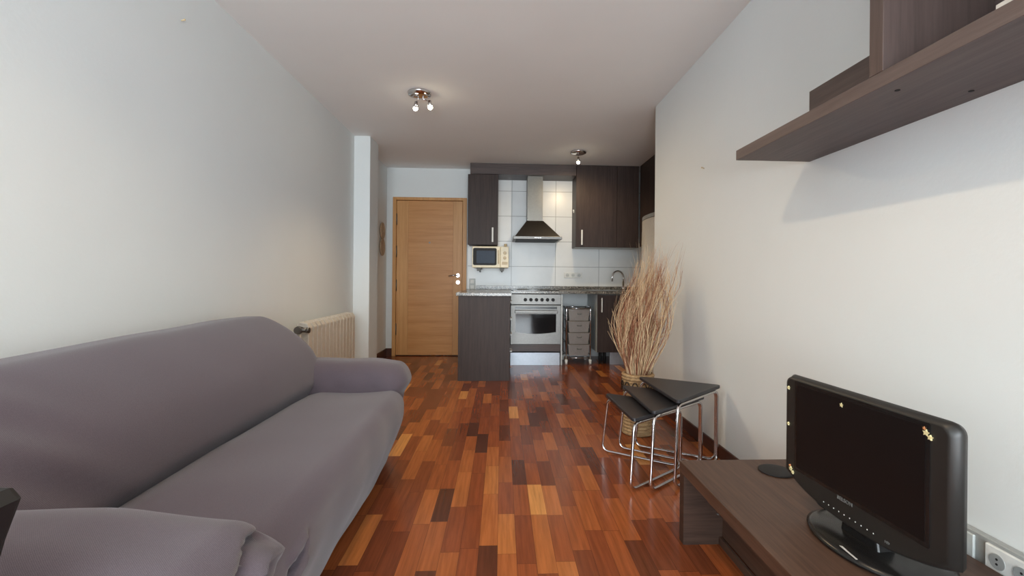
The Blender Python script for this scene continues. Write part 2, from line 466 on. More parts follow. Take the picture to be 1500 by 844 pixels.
def def_seat(q):
    f = sm(-.8, -.5, q.x)
    q.x -= f*(.10*sm(.34, .0, q.z))
    q.x += f*.012*math.sin(PI*(q.y-.8)/1.6)
    q.z += (.016*math.sin(PI*(q.y-.85)/1.55)-.012*(1-f))*sm(.3, .44, q.z)
    q.x += f*nz(q, 4, .012, 5); q.z += nz(q, 3.0, .008, 2)
    q.z -= .014*sm(-.90, -.98, q.x)*sm(.3, .44, q.z)
    # a short slit-like tuck pulled into the front beside the near armrest
    zc = .338+(q.y-1.14)*.2; w = f*sm(1.085, 1.12, q.y)*sm(1.205, 1.17, q.y)
    q.x -= w*.055*math.exp(-((q.z-zc)/.011)**2)
    q.x += w*.014*(math.exp(-((q.z-zc-.026)/.014)**2)+math.exp(-((q.z-zc+.026)/.014)**2))
    return q
place('seat', soft(-1.02, -.495, .80, 2.45, .015, .445, .07, .06, .075, deform=def_seat, step=.009), M['fabric'], sofa)

def arm_def(yc, ins, bumpy):
    def d(q):
        low = sm(.36, .24, q.z)
        q.y += (yc-q.y)*.22*low                            # narrower below the roll
        f = sm(-.7, -.42, q.x)
        q.x -= f*(.10*sm(.42, .0, q.z)+.05*sm(.50, .38, q.z))
        q.z -= .030*f*sm(.3, .55, q.z)
        q.z += nz(q, 5, .007, yc*3); q.y += nz(q, 4, .012, yc)
        s = sm(-1.2, -.5, q.x)
        q.y += ins*(-.006*math.sin(q.x*38+q.z*18)*sm(.35, .46, q.z)*sm(.58, .5, q.z))*(1-abs(2*s-1)*.3)
        e = sm(-.50, -.43, q.x)                            # gathered end
        a = math.atan2(q.z-.44, q.y-yc); rad = math.hypot(q.z-.44, q.y-yc)
        q.x += e*bumpy*(.016*math.sin(a*7+1.3)+.008*math.sin(a*13))*sm(.13, .04, rad)-e*bumpy*.03*sm(.10, .0, rad)
        return q
    return d
place('armrest', soft(-1.40, -.49, 2.40, 2.69, .015, .580, .07, .12, .12, deform=arm_def(2.545, -1, .7), step=.015), M['fabric'], sofa)
def near_def(q):
    q = arm_def(.75, 1, .35)(q)
    e = sm(-.52, -.44, q.x)
    # the cover is gathered at the roll's end: a dark crease with a raised lip, and a fold beneath it
    zc = .535+.10*(q.y-.80)+.012*math.sin(q.y*40); w = e*sm(.70, .78, q.y)*sm(.925, .885, q.y)
    q.x += w*(-.040*math.exp(-((q.z-zc)/.009)**2)+.022*math.exp(-((q.z-zc+.022)/.013)**2))
    zc = .44+.35*(q.y-.80); q.x += e*(-.016*math.exp(-((q.z-zc)/.014)**2)+.010*math.exp(-((q.z-zc-.03)/.016)**2))*sm(.72, .80, q.y)
    return q
near_arm = place('armrest', soft(-1.42, -.405, .575, .935, .015, .622, .075, .15, .13, deform=near_def, step=.007), M['fabric'], sofa)

# ------------------------------------------------------------------ radiator
rad = thing('radiator', 'white sectional radiator on the left wall between sofa and pillar', 'radiator', (-1.43, 3.9, .12))
def section(y):
    b = nb(); w = .0365
    box(b, -1.380, -1.368, y-w*.93, y+w*.93, .17, .625, .003, 1)
    prism(b, [(-1.378, .62), (-1.370, .62), (-1.366, .655), (-1.385, .682), (-1.44, .69), (-1.462, .68), (-1.462, .655), (-1.40, .655)], y-w*.35, y+w*.35, 'Y', .003)
    prism(b, [(-1.37, .60), (-1.366, .655), (-1.385, .687), (-1.44, .695), (-1.44, .688), (-1.39, .675), (-1.376, .65), (-1.378, .60)], y-w*.80, y+w*.80, 'Y')
    box(b, -1.462, -1.375, y-w*.3, y+w*.3, .14, .66); box(b, -1.468, -1.46, y-w, y+w, .17, .66)
    cyl(b, (-1.42, y-.041, .645), (-1.42, y+.041, .645), .02, seg=12); cyl(b, (-1.42, y-.041, .17), (-1.42, y+.041, .17), .02, seg=12)
    return b
for k in range(13): place('section', section(3.40+k*.081), M['rad'], rad)
v = nb(); cyl(v, (-1.42, 3.36, .645), (-1.42, 3.325, .645), .022, seg=16); cyl(v, (-1.42, 3.325, .645), (-1.42, 3.30, .645), .03, .026, seg=16); cyl(v, (-1.42, 3.32, .645), (-1.36, 3.32, .645), .016, seg=12); cyl(v, (-1.365, 3.32, .645), (-1.345, 3.32, .645), .02, seg=14)
place('valve', v, M['steel'], rad)
v = nb(); cyl(v, (-1.42, 3.34, .645), (-1.42, 3.34, .01), .009, seg=10); place('pipe', v, M['rad'], rad)

# ------------------------------------------------------------------ kitchen: peninsula and base units
pen = thing('peninsula_cabinet', 'dark wood peninsula cabinet with drawers facing the oven', 'cabinet', (-.17, 5.0, 0))
place('side_panel', box(nb(), -.428, .086, 4.62, 4.645, 0, .845, .001, 1), M['wenge'], pen)
place('body', box(nb(), -.425, .06, 4.645, 5.46, .14, .84), M['wenge'], pen)
place('plinth', box(nb(), -.40, .03, 4.646, 5.46, 0, .139), M['plinth'], pen)
for k, (z0, z1) in enumerate(((.66, .825), (.50, .65), (.33, .49), (.155, .32))):
    d = place('drawer', box(nb(), .061, .079, 4.66, 5.40, z0, z1, .0015, 1), M['wenge'], pen)
    h = nb(); zc = z1-.045
    for y in (4.76, 4.92): box(h, .079, .104, y-.006, y+.006, zc-.007, zc+.007)
    box(h, .098, .110, 4.75, 4.93, zc-.009, zc+.009, .002, 1)
    place('handle', h, M['white'], d, 'silver bar handle')

cab = thing('corner_base_cabinet', 'plain dark corner base cabinet behind the peninsula below the worktop', 'cabinet', (-.17, 5.8, 0))
place('body', box(nb(), -.425, .085, 5.465, 6.10, .0, .84), M['wenge'], cab)

ov = thing('built_in_oven', 'stainless steel built-in oven with six black knobs under the worktop', 'oven', (.405, 5.75, .15))
YO = 5.46
place('body', box(nb(), .125, .69, YO+.03, 6.05, .25, .835), M['blackmat'], ov)
place('control_panel', box(nb(), .108, .702, YO, YO+.03, .715, .838, .003, 1), M['steel'], ov)
for i in range(6):
    x = .28+i*.0655
    k = nb(); cyl(k, (x, YO, .772), (x, YO-.022, .772), .021, .018, seg=20); box(k, x-.003, x+.003, YO-.028, YO-.02, .757, .787)
    place('knob', k, M['blackmat'], ov)
od = nb()
prism(od, [(.108, .246), (.702, .246), (.702, .708), (.108, .708)], YO, YO+.03, 'Y', .003)
dr = place('oven_door', od, M['steel'], ov)
gb = nb(); pts = [(.165, .605), (.645, .605)]
low = [(.645-.48*t/12, .392-.022*math.sin(PI*t/12)) for t in range(13)]
prism(gb, pts+low, YO-.004, YO+.002, 'Y'); place('oven_window', gb, M['glassdark'], dr)
place('vent_slot', box(nb(), .16, .655, YO-.003, YO+.001, .662, .692), M['black'], dr)
hn = nb(); box(hn, .155, .66, YO-.045, YO-.03, .615, .65, .006, 2)
for x in (.175, .64): box(hn, x-.008, x+.008, YO-.032, YO, .622, .642)
place('door_handle', hn, M['steel'], dr)
ub = thing('oven_base_unit', 'dark wooden strip and aluminium plinth under the oven', 'cabinet', (.405, 5.7, 0))
place('front_panel', box(nb(), .090, .70, YO, 6.08, .163, .243), M['wengeX'], ub)
place('plinth', box(nb(), .108, .692, YO+.005, 6.0, .0, .148, .001, 1), M['plinth'], ub)
place('side_panel', box(nb(), .704, .722, YO+.01, 6.09, .0, .838), M['whitegrey'], ub)

sk = thing('sink_base_cabinet', 'dark base cabinet with one vertical bar handle under the sink', 'cabinet', (1.5, 5.8, 0))
place('body', box(nb(), 1.135, 2.06, YO+.02, 6.10, .15, .838), [M['whitegrey']], sk)
for (x0, x1, hx0) in ((1.137, 1.50, 1.185), (1.503, 2.055, 1.56)):
    d = place('door', box(nb(), x0, x1, YO-.002, YO+.018, .152, .836, .0015, 1), M['wenge'], sk)
    h = nb(); box(h, hx0-.007, hx0+.007, YO-.030, YO-.022, .63, .80, .002, 1)
    for z in (.65, .78): box(h, hx0-.005, hx0+.005, YO-.024, YO-.002, z-.005, z+.005)
    place('handle', h, M['white'], d, 'silver bar handle')
place('plinth', box(nb(), 1.30, 2.055, YO+.05, YO+.068, 0, .148), M['plinth'], sk)
for x in (1.19, 1.24): place('leg', cyl(nb(), (x+.01, YO+.12, 0), (x+.01, YO+.12, .149), .02), M['blackmat'], sk)

# worktop (L-shape) with upstand
wt = thing('worktop', 'speckled grey granite worktop running along the tiles and over the peninsula', 'worktop', (.5, 5.7, .84))
ob = nb()
outline = [(-.45, 4.60), (.098, 4.60), (.098, 5.435), (KR-.002, 5.435), (KR-.002, YB-.002), (-.444, YB-.002), (-.45, YB-.002)]
prism(ob, outline[:-1], .845, .877, 'Z', .003); place('slab', ob, M['granite'], wt)
place('upstand', box(nb(), -.33, KR-.002, YB-.022, YB-.001, .8775, .925, .002, 1), M['granite'], wt)
hob = thing('glass_hob', 'flat black glass hob with four ring marks set in the worktop above the oven', 'hob', (.405, 5.76, .878))
place('glass', prism(nb(), rrect(.405, 5.76, .57, .50, .015), .8775, .8835, 'Z', .001), M['glassdark'], hob)
for (x, y, r) in ((.27, 5.64, .09), (.54, 5.64, .07), (.27, 5.88, .07), (.54, 5.88, .09)):
    t = nb(); tube(t, [(x+r*math.cos(a*PI/18), y+r*math.sin(a*PI/18), .8838) for a in range(36)], .0015, 6, closed=True); place('ring_mark', t, M['print'], hob)
snk = thing('sink', 'stainless steel sink set in the worktop beside the tap', 'sink', (1.33, 5.74, .878))
s = nb(); prism(s, rrect(1.33, 5.74, .62, .46, .05), .8775, .884, 'Z', .002); place('rim', s, M['steel'], snk)
s = nb(); prism(s, rrect(1.25, 5.74, .36, .36, .05), .8842, .8852, 'Z'); place('basin', s, M['plinth'], snk)
s = nb(); cyl(s, (1.25, 5.74, .8852), (1.25, 5.74, .888), .03); place('drain', s, M['steel'], snk)
tp = thing('kitchen_tap', 'arched chrome swan-neck tap behind the dried branches', 'tap', (1.575, 5.96, .884))
s = nb(); cyl(s, (1.575, 5.96, .884), (1.575, 5.96, .93), .024, .02); place('base', s, M['chrome'], tp)
arc = [(1.575, 5.96, .93), (1.575, 5.955, 1.03)]+[(1.495+.08*math.cos(a), 5.955-.03*(1-math.cos(a)), 1.045+.085*math.sin(a)) for a in [PI*k/12 for k in range(13)]]+[(1.414, 5.895, .995)]
s = nb(); tube(s, arc, .011, 12); place('spout', s, M['chrome'], tp)
s = nb(); tube(s, [(1.597, 5.96, .915), (1.64, 5.95, .94)], .007, 8); place('lever', s, M['chrome'], tp)

# ------------------------------------------------------------------ wall units
YU = 5.77
wu = thing('narrow_wall_cabinet', 'narrow dark wall cabinet left of the hood above the microwave', 'cabinet', (-.24, 5.95, 1.44))
place('body', box(nb(), -.422, -.060, YU+.02, YB-.001, 1.44, 2.302), M['wenge'], wu)
d = place('door', box(nb(), -.428, -.052, YU, YU+.018, 1.436, 2.31, .0015, 1), M['wenge'], wu)
h = nb(); box(h, -.128, -.108, YU-.030, YU-.022, 1.47, 1.65, .002, 1)
for z in (1.49, 1.63): box(h, -.123, -.113, YU-.024, YU, z-.005, z+.005)
place('handle', h, M['white'], d, 'silver bar handle')
so = thing('cabinet_pelmet', 'long dark boxed pelmet between hood and ceiling joining the wall cabinets', 'pelmet', (.25, 5.95, 2.32))
place('box', box(nb(), -.40, .918, YU-.002, YB-.001, 2.314, H-.002, .0015, 1), M['wengeX'], so)
wu = thing('wide_wall_cabinet', 'tall two-door dark wall cabinet right of the hood reaching the ceiling', 'cabinet', (1.32, 5.95, 1.42))
place('body', box(nb(), .922, 1.718, YU+.02, YB-.001, 1.424, H-.003), M['wenge'], wu)
place('bottom_panel', box(nb(), .93, 1.715, YU+.03, YB-.01, 1.418, 1.4235), M['whitegrey'], wu)
for (x0, x1, hx0) in ((.926, 1.437, .993), (1.440, 1.716, None)):
    d = place('door', box(nb(), x0, x1, YU, YU+.018, 1.42, H-.003, .0015, 1), M['wenge'], wu)
    if hx0:
        h = nb(); box(h, hx0-.010, hx0+.010, YU-.030, YU-.022, 1.447, 1.635, .002, 1)
        for z in (1.47, 1.61): box(h, hx0-.005, hx0+.005, YU-.024, YU, z-.005, z+.005)
        place('handle', h, M['white'], d, 'silver bar handle')
hk = nb(); cyl(hk, (.921, 5.93, 1.90), (.905, 5.93, 1.90), .012, seg=12); box(hk, .912, .92, 5.92, 5.94, 1.87, 1.91)
place('hook', hk, M['white'], wu, 'small white hook')
wu = thing('fridge_wall_cabinet', 'dark wall cabinet over the fridge turning the corner at the ceiling', 'cabinet', (1.9, 5.2, 1.9))
place('body', box(nb(), 1.745, KR-.002, 4.52, YU-.005, 2.0, H-.003), M['wenge'], wu)
place('door', box(nb(), 1.725, 1.743, 4.52, 5.135, 2.0, H-.004, .0015, 1), M['wenge'], wu)
place('door', box(nb(), 1.725, 1.743, 5.14, 5.745, 1.43, H-.004, .0015, 1), M['wenge'], wu)
place('side_body', box(nb(), 1.745, KR-.002, 5.14, YU-.005, 1.43, 1.999), M['wenge'], wu)
h = nb(); box(h, 1.695, 1.703, 5.55, 5.57, 1.44, 1.60, .002, 1)
for z in (1.455, 1.585): box(h, 1.70, 1.725, 5.553, 5.567, z-.005, z+.005)
place('handle', h, M['whitegrey'], wu, 'grey bow handle')

# hood
hd = thing('cooker_hood', 'stainless steel chimney cooker hood over the hob', 'cooker hood', (.43, 5.85, 1.49))
s = nb(); box(s, .316, .508, 5.84, YB-.001, 1.745, 2.312); place('chimney', s, M['hoodsteel'], hd)
s = nb(); t = bmesh.new()
a = [t.verts.new(p) for p in ((.155, 5.635, 1.535), (.71, 5.635, 1.535), (.71, YB-.001, 1.535), (.155, YB-.001, 1.535))]
c = [t.verts.new(p) for p in ((.308, 5.83, 1.75), (.516, 5.83, 1.75), (.516, YB-.001, 1.75), (.308, YB-.001, 1.75))]
t.faces.new(a[::-1]); t.faces.new(c)
for i in range(4): t.faces.new((a[i], a[(i+1) % 4], c[(i+1) % 4], c[i]))
join(s, t); place('canopy', s, M['hoodsteel'], hd)
s = nb(); box(s, .133, .728, 5.615, YB-.001, 1.500, 1.536, .004, 2); place('rim', s, M['steel'], hd)
s = nb(); box(s, .17, .69, 5.66, 6.08, 1.494, 1.501); place('filter', s, M['blackmat'], hd)
for i in range(4): s = nb(); cyl(s, (.40+i*.022, 5.616, 1.518), (.40+i*.022, 5.608, 1.518), .006, seg=10); place('button', s, M['chrome'], hd)

# microwave on brackets
mw = thing('microwave', 'cream microwave with dark window on wall brackets below the narrow cabinet', 'microwave', (-.14, 5.9, 1.15))
place('body', box(nb(), -.364, .081, 5.745, 6.08, 1.152, 1.412, .008, 2), M['cream'], mw)
ft = place('door', box(nb(), -.366, -.022, 5.730, 5.747, 1.152, 1.414, .006, 2), M['cream'], mw)
place('window', prism(nb(), rrect(-.210, 1.288, .290, .212, .02), 5.726, 5.732, 'Y', .001), M['blackmat'], ft)
place('window_mesh', prism(nb(), rrect(-.200, 1.283, .225, .155, .01), 5.7245, 5.7265, 'Y'), M['microglass'], ft)
cp = place('control_panel', box(nb(), -.019, .083, 5.730, 5.747, 1.152, 1.414, .006, 2), M['cream'], mw)
for z in (1.335, 1.275):
    s = nb(); cyl(s, (.035, 5.731, z), (.035, 5.71, z), .021, .018, seg=20); box(s, .032, .038, 5.704, 5.711, z-.016, z+.016); place('knob', s, M['creamd'], cp)
s = nb(); box(s, .0, .07, 5.727, 5.731, 1.19, 1.225, .002, 1); place('open_button', s, M['creamd'], cp)
s = nb(); box(s, -.052, -.036, 5.72, 5.731, 1.20, 1.37, .003, 1); place('door_handle', s, M['creamd'], ft)
for x in (-.285, .0):
    br = nb(); box(br, x-.03, x+.03, 5.76, YB-.001, 1.138, 1.151, .002, 1); box(br, x-.022, x+.022, 5.755, 5.80, 1.11, 1.139, .003, 1)
    box(br, x-.01, x+.01, YB-.015, YB-.001, 1.10, 1.14)
    single('wall_bracket', br, M['print'], 'steel bracket under the left end of the microwave' if x < -.1 else 'steel bracket under the right end of the microwave', 'bracket', (x, 5.9, 1.10), 'microwave brackets')
# little items on top of the microwave's corner
tw = nb(); cyl(tw, (.045, 5.86, 1.412), (.045, 5.86, 1.455), .018, .02, seg=14); single('egg_cup', tw, M['creamd'], 'tiny cream cup on top of the microwave beside the cabinet', 'cup', (.045, 5.86, 1.412))

# sockets and switches on the tiles
sw = thing('light_switch', 'pale grey double light switch on the tiles below the microwave', 'switch', (-.385, YB-.01, .93))
place('plate', box(nb(), -.425, -.345, YB-.012, YB-.001, .865, 1.015, .003, 1), M['whitegrey'], sw)
for z in (.975, .905): place('rocker', box(nb(), -.408, -.362, YB-.018, YB-.011, z-.022, z+.022, .002, 1), M['white'], sw)
sk2 = thing('wall_socket', 'white double power socket on the tiles right of the hood', 'socket', (.93, YB-.01, 1.07))
place('plate', box(nb(), .822, 1.062, YB-.012, YB-.001, 1.035, 1.105, .003, 1), M['white'], sk2)
for x in (.865, .94, 1.02):
    s = nb(); cyl(s, (x, YB-.0115, 1.07), (x, YB-.014, 1.07), .024, seg=20); fc = place('socket_face', s, M['whitegrey'], sk2)
    s = nb()
    for dx in (-.008, .008): cyl(s, (x+dx, YB-.0138, 1.07), (x+dx, YB-.0150, 1.07), .003, seg=8)
    place('pin_hole', s, M['dark'], fc)

# fridge
fg = thing('fridge', 'white freestanding fridge at the kitchen right side seen past the wall edge', 'fridge', (1.8, 4.83, 0))
place('body', box(nb(), 1.58, KR-.02, 4.53, 5.13, .03, 1.69, .006, 2), M['fridge'], fg)
def bow(z0, z1):
    n = 14; pts = [(1.575, 4.53)]+[(1.572-.052*math.sin(PI*k/n)**.6, 4.53+.6*k/n) for k in range(1, n)]+[(1.575, 5.13)]
    return prism(nb(), pts[::-1], z0, z1, 'Z', .004)
place('fridge_door', bow(.62, 1.662), M['fridge'], fg); place('freezer_door', bow(.05, .61), M['fridge'], fg)
place('top_cover', bow(1.666, 1.705), M['fridgetop'], fg)
place('base', box(nb(), 1.60, KR-.03, 4.55, 5.11, 0, .03), M['dark'], fg)
for k, (z, r) in enumerate(((1.692, .16), (1.80, .14))):
    s = nb(); lathe(s, [(r*.55, 0), (r*.9, .03), (r, .075), (r, .085), (r*.95, .085), (r*.85, .035), (r*.3, .02), (.01, .02)], (1.76, 4.83, z), 28)
    single('bowl', s, M['blackmat'], 'dark bowl resting on top of the fridge' if k == 0 else 'smaller dark bowl stacked uppermost above the fridge', 'bowl', (1.76, 4.83, z))
s = nb()

# ------------------------------------------------------------------ rolling drawer cart
ct = thing('drawer_cart', 'chrome rolling cart with four smoky plastic drawers beside the oven', 'cart', (.94, 5.62, 0))
CXs = (.775, 1.062); CY2 = (5.50, 5.82)
fb = nb()
for x in CXs:
    tube(fb, fillet([(x, CY2[0], .06), (x, CY2[0], .685), (x, CY2[1], .685), (x, CY2[1], .06)], .03), .008, 10)
    for z in (.12, .27, .42, .57): tube(fb, [(x, CY2[0], z), (x, CY2[1], z)], .005, 8)
for y in CY2:
    for z in (.08, .67): tube(fb, [(CXs[0], y, z), (CXs[1], y, z)], .006, 8)
place('frame', fb, M['chrome'], ct)
for k in range(4):
    z1 = .652-k*.139; b = nb(); t = bmesh.new()
    x0, x1 = CXs[0]+.022, CXs[1]-.012
    lo = [(x0+.014, 5.505, z1-.128), (x1-.014, 5.505, z1-.128), (x1-.014, 5.80, z1-.128), (x0+.014, 5.80, z1-.128)]
    hi = [(x0, 5.49, z1), (x1, 5.49, z1), (x1, 5.81, z1), (x0, 5.81, z1)]
    A_ = [t.verts.new(p) for p in lo]; B_ = [t.verts.new(p) for p in hi]; t.faces.new(A_[::-1]); t.faces.new(B_)
    for i in range(4): t.faces.new((A_[i], A_[(i+1) % 4], B_[(i+1) % 4], B_[i]))
    join(b, t); box(b, x0-.008, x1+.008, 5.482, 5.815, z1-.004, z1+.006, .002, 1)
    dw = place('drawer', b, M['drawer'], ct)
    h = nb(); tube(h, fillet([(.905, 5.492, z1-.045), (.91, 5.475, z1-.048), (.945, 5.475, z1-.048), (.95, 5.492, z1-.045)], .01), .006, 8)
    place('handle', h, M['print'], dw)
for x in CXs:
    for y in CY2:
        s = nb(); cyl(s, (x-.012, y, .022), (x+.012, y, .022), .022, seg=18); box(s, x-.016, x+.016, y-.012, y+.012, .03, .062, .004, 1)
        place('caster', s, M['white'], ct)

# ------------------------------------------------------------------ nest of three side tables
def nest(label, h, A, B, Fp, inset):
    c = (Vector(A)+Vector(B)+Vector(Fp))/3
    t = thing('nesting_table', label, 'side table', (c.x, c.y, 0), 'nest of three triangular side tables')
    pl = fillet([(A[0], A[1], 0), (Fp[0], Fp[1], 0), (B[0], B[1], 0)], .022, 6, closed=True)
    place('tabletop', prism(nb(), [(p.x, p.y) for p in pl], h-.018, h, 'Z', .004), M['laminate'], t)
    c2 = Vector((c.x, c.y))
    def ins(P, d): v = Vector(P); return v+(c2-v).normalized()*d
    zt = h-.028; zf = .0105
    for (P, nm) in ((Fp, 0), (A, 1)):
        ti = ins(P, .03); to = ins(P, -.002)+Vector((-.014, -.004)); Bi = ins(B, .035); off = (Vector(P)-Vector(B)).orthogonal().normalized()*.009
        if off.dot(Vector(P)-c2) < 0: off = -off
        Bb = Bi+off
        pts = [(Bb.x, Bb.y, zf), (Bb.x, Bb.y, zt), (ti.x, ti.y, zt), (to.x, to.y, zf)]
        loop = fillet(pts, .045, 8, closed=True)
        place('leg_frame', tube(nb(), loop, .0080, 12, closed=True), M['chrome'], t)
    return t
nest('largest and tallest of the three black triangular nesting tables, nearest the wall', .433, (.835, 2.80), (1.238, 2.555), (.858, 2.215), 0)
nest('middle of the three black triangular nesting tables, between the tallest and the lowest', .387, (.726, 2.765), (1.125, 2.50), (.730, 2.190), 0)
nest('smallest and lowest of the three black triangular nesting tables, farthest from the wall', .350, (.614, 2.72), (1.00, 2.47), (.636, 2.20), 0)

# ------------------------------------------------------------------ wicker basket with branches
BX, BY = .913, 3.06
prof = []
for k in range(19):
    z = .0105+k*.021
    for (dr, dz) in ((-.005, -.0095), (0, -.005), (.002, 0), (0, .005), (-.005, .0095)):
        rb = .104-.010*math.sin(PI*min(1, z/.40))+(0.0 if z < .3 else .003)
        prof.append((rb+dr, z+dz))
prof += [(.085, .398), (.080, .33), (.080, .06), (.01, .055)]
bk = thing('wicker_basket', 'round coiled wicker basket against the right wall holding dried branches', 'basket', (BX, BY, 0))
place('body', lathe(nb(), prof, (BX, BY, 0), 40), M['wicker'], bk)
s = nb()
for z in (.30, .335): 
    tube(s, [(BX+.107*math.cos(a*PI/24), BY+.107*math.sin(a*PI/24), z+.014*(1 if a % 4 < 2 else -1)) for a in range(48)], .004, 6, closed=True)
place('binding', s, M['wickerd'], bk)

br = nb()
rng = random.Random(11)
def twig(p, d, L, r, mi, depth):
    n = max(4, int(L/.055)); pts = [p.copy()]; dirv = d.normalized(); rad_ = [r]
    for i in range(n):
        dirv = (dirv+Vector((rng.gauss(0, .085), rng.gauss(0, .085), rng.gauss(0, .04)))).normalized()
        if depth == 0:
            off = Vector((pts[-1].x-BX-.17*max(0, pts[-1].z-.42), pts[-1].y-BY, 0)); lim = .13
            if off.length > lim: dirv = (dirv-off.normalized()*.16).normalized()
            dirv = (dirv+Vector((.016, 0, .02))).normalized()
        q = pts[-1]+dirv*L/n
        if q.x > WR-.02: q.x = WR-.02
        pts.append(q); rad_.append(r*(1-.72*(i+1)/n))
    tube(br, pts, r, 5, mi=mi, radii=rad_)
    if depth < 2:
        k = rng.randint(5, 8) if depth == 0 else rng.randint(1, 2)
        for _ in range(k):
            i = rng.randint(max(1, n//4), n-1)
            o = Vector((rng.uniform(-1, 1), rng.uniform(-1, 1), rng.uniform(.9, 2.2)))
            twig(pts[i], ((pts[i+1]-pts[i]).normalized()*1.6+o.normalized()*.9), L*rng.uniform(.16, .34)*(1 if depth == 0 else .7), rad_[i]*.62, mi, depth+1)
for k in range(165):
    a = rng.uniform(0, 2*PI); q = math.sqrt(rng.random())
    p = Vector((BX+.055*q*math.cos(a), BY+.055*q*math.sin(a), .34))
    sp = .30*q+.02
    d = Vector((math.cos(a)*sp, math.sin(a)*sp, 1))
    twig(p, d, rng.uniform(.60, .84) if q > .3 else rng.uniform(.66, .90), rng.uniform(.0021, .0040), 0 if rng.random() < .68 else 1, 0)
single('dried_branches', br, [M['twig'], M['twigred']], 'tall bundle of dried pale and reddish branches standing in the wicker basket', 'dried branches', (BX, BY, .34), kind='stuff')

# ------------------------------------------------------------------ tv bench
bn = thing('tv_bench', 'low dark wooden television bench by the right wall', 'tv bench', (.95, .8, 0))
y0, y1 = -.25, 1.80
place('top', box(nb(), .705, 1.222, y0, y1, .268, .310, .0015, 1), M['wengeY'], bn)
place('side_panel', box(nb(), .707, 1.220, y1-.042, y1-.002, 0, .2675), M['wengeEnd'], bn)
place('side_panel', box(nb(), .707, 1.220, y0+.002, y0+.042, 0, .2675), M['wenge'], bn)
place('back_panel', box(nb(), .86, .88, y0+.043, y1-.043, .03, .2675), M['wengeY'], bn)
place('bottom_rail', box(nb(), .845, .859, y0+.043, y1-.043, .0, .03, .002, 1), M['wengeY'], bn)
place('inner_shelf', box(nb(), .80, .859, y1-.35, y1-.043, .165, .172), M['wengeY'], bn)
s = nb(); cyl(s, (.80, y1-.13, .160), (.80, y1-.13, .165), .006, seg=10); place('shelf_pin', s, M['steel'], bn)

# coaster
s = nb(); lathe(s, [(.058, 0), (.060, .0015), (.060, .004), (.056, .005), (.01, .0045)], (1.026, 1.685, .3102), 36)
single('round_coaster', s, M['blackmat'], 'flat round black mat on the bench behind the television', 'coaster', (1.026, 1.685, .3102))

# ------------------------------------------------------------------ television
# built facing -X around its own centre, then turned a little
tv = thing('television', 'black flat-screen television with small stickers standing on the low bench', 'television', (.985, 1.18, .311))
ang = math.atan2(.032, .545)
TX, TY = .943, 1.196
TV_parts = []
def outline(dy, dz, n=8):
    """frame outline in (y,z): rounded top corners, a bottom edge that bows down in the middle"""
    w = .268-dy; zt = .722-dz; zb = .400+dz*.7; r = max(.006, .026-dz*.5); out = []
    for k in range(n+1):
        a = PI/2*k/n; out.append((w-r+r*math.cos(a), zt-r+r*math.sin(a)))
    for k in range(n+1):
        a = PI/2+PI/2*k/n; out.append((-w+r+r*math.cos(a), zt-r+r*math.sin(a)))
    for k in range(n*3+1):
        t = k/(n*3); y = -w+2*w*t; s_ = 1-abs(2*t-1)**2.6
        out.append((y, zb+.012-.052*s_*(1 if dz == 0 else 1)))
    return out
def ring_loft(bm, loops, close_last=True):
    vs = [[bm.verts.new((x, y, z)) for (y, z) in lp] for (x, lp) in loops]
    n = len(vs[0])
    for a, b_ in zip(vs, vs[1:]):
        for i in range(n):
            f = bm.faces.new((a[i], a[(i+1) % n], b_[(i+1) % n], b_[i])); f.smooth = True
    if close_last: bm.faces.new(vs[-1])
    bm.faces.new(vs[0][::-1])
    bmesh.ops.recalc_face_normals(bm, faces=bm.faces)
fb = nb()
ring_loft(fb, [(.034, outline(.03, .03)), (.026, outline(.006, .006)), (.010, outline(0, 0)), (.004, outline(.004, .004)), (-.009, outline(.009, .008)), (-.011, outline(.016, .013))])
Rt = Matrix.Translation((TX, TY, 0)) @ Matrix.Rotation(ang, 4, 'Z')
def tvp(name, bm, mat, parent=tv, label=None):
    bmesh.ops.transform(bm, matrix=Rt, verts=bm.verts); return place(name, bm, mat, parent, label)
bez = tvp('bezel', fb, M['bezel'])
s = nb(); prism(s, rrect(.0, .570, .432, .276, .004), -.0125, -.0105, 'X'); tvp('screen_surround', s, M['black'])
s = nb(); prism(s, rrect(.0, .571, .412, .256, .003), -.0135, -.0124, 'X'); tvp('screen', s, M['screen'])
s = nb(); prism(s, rrect(0, .56, .36, .22, .03), .03, .07, 'X', .01); tvp('rear_cover', s, M['blackmat'])
# stand
s = nb(); lathe(s, [(.118, 0), (.135, .003), (.136, .008), (.125, .014), (.08, .020), (.02, .022)], (.062, 0, .3112), 40, sy=1.38); tvp('stand_base', s, M['black'])
s = nb(); prism(s, [(-.062, .327), (.062, .327), (.048, .40), (-.048, .40)], .012, .065, 'X', .006); tvp('stand_neck', s, M['black'])
for i in range(10):
    s = nb(); y = .095-i*.0185; sphere(s, (-.0095, y, .3880), .0024, 8); tvp('button', s, M['white'], label='tiny white button mark')
RX = Matrix.Rotation(-PI/2, 4, 'Z') @ Matrix.Rotation(PI/2, 4, 'X')
text_part('brand_lettering', 'BELSON', .0145, Vector((TX, TY, 0))+Matrix.Rotation(ang, 3, 'Z') @ Vector((-.0125, .018, .427)), Matrix.Rotation(ang, 4, 'Z') @ RX, M['print'], tv)
text_part('badge_lettering', 'HD', .009, Vector((TX, TY, 0))+Matrix.Rotation(ang, 3, 'Z') @ Vector((-.0125, -.112, .3880)), Matrix.Rotation(ang, 4, 'Z') @ RX, M['print'], tv)
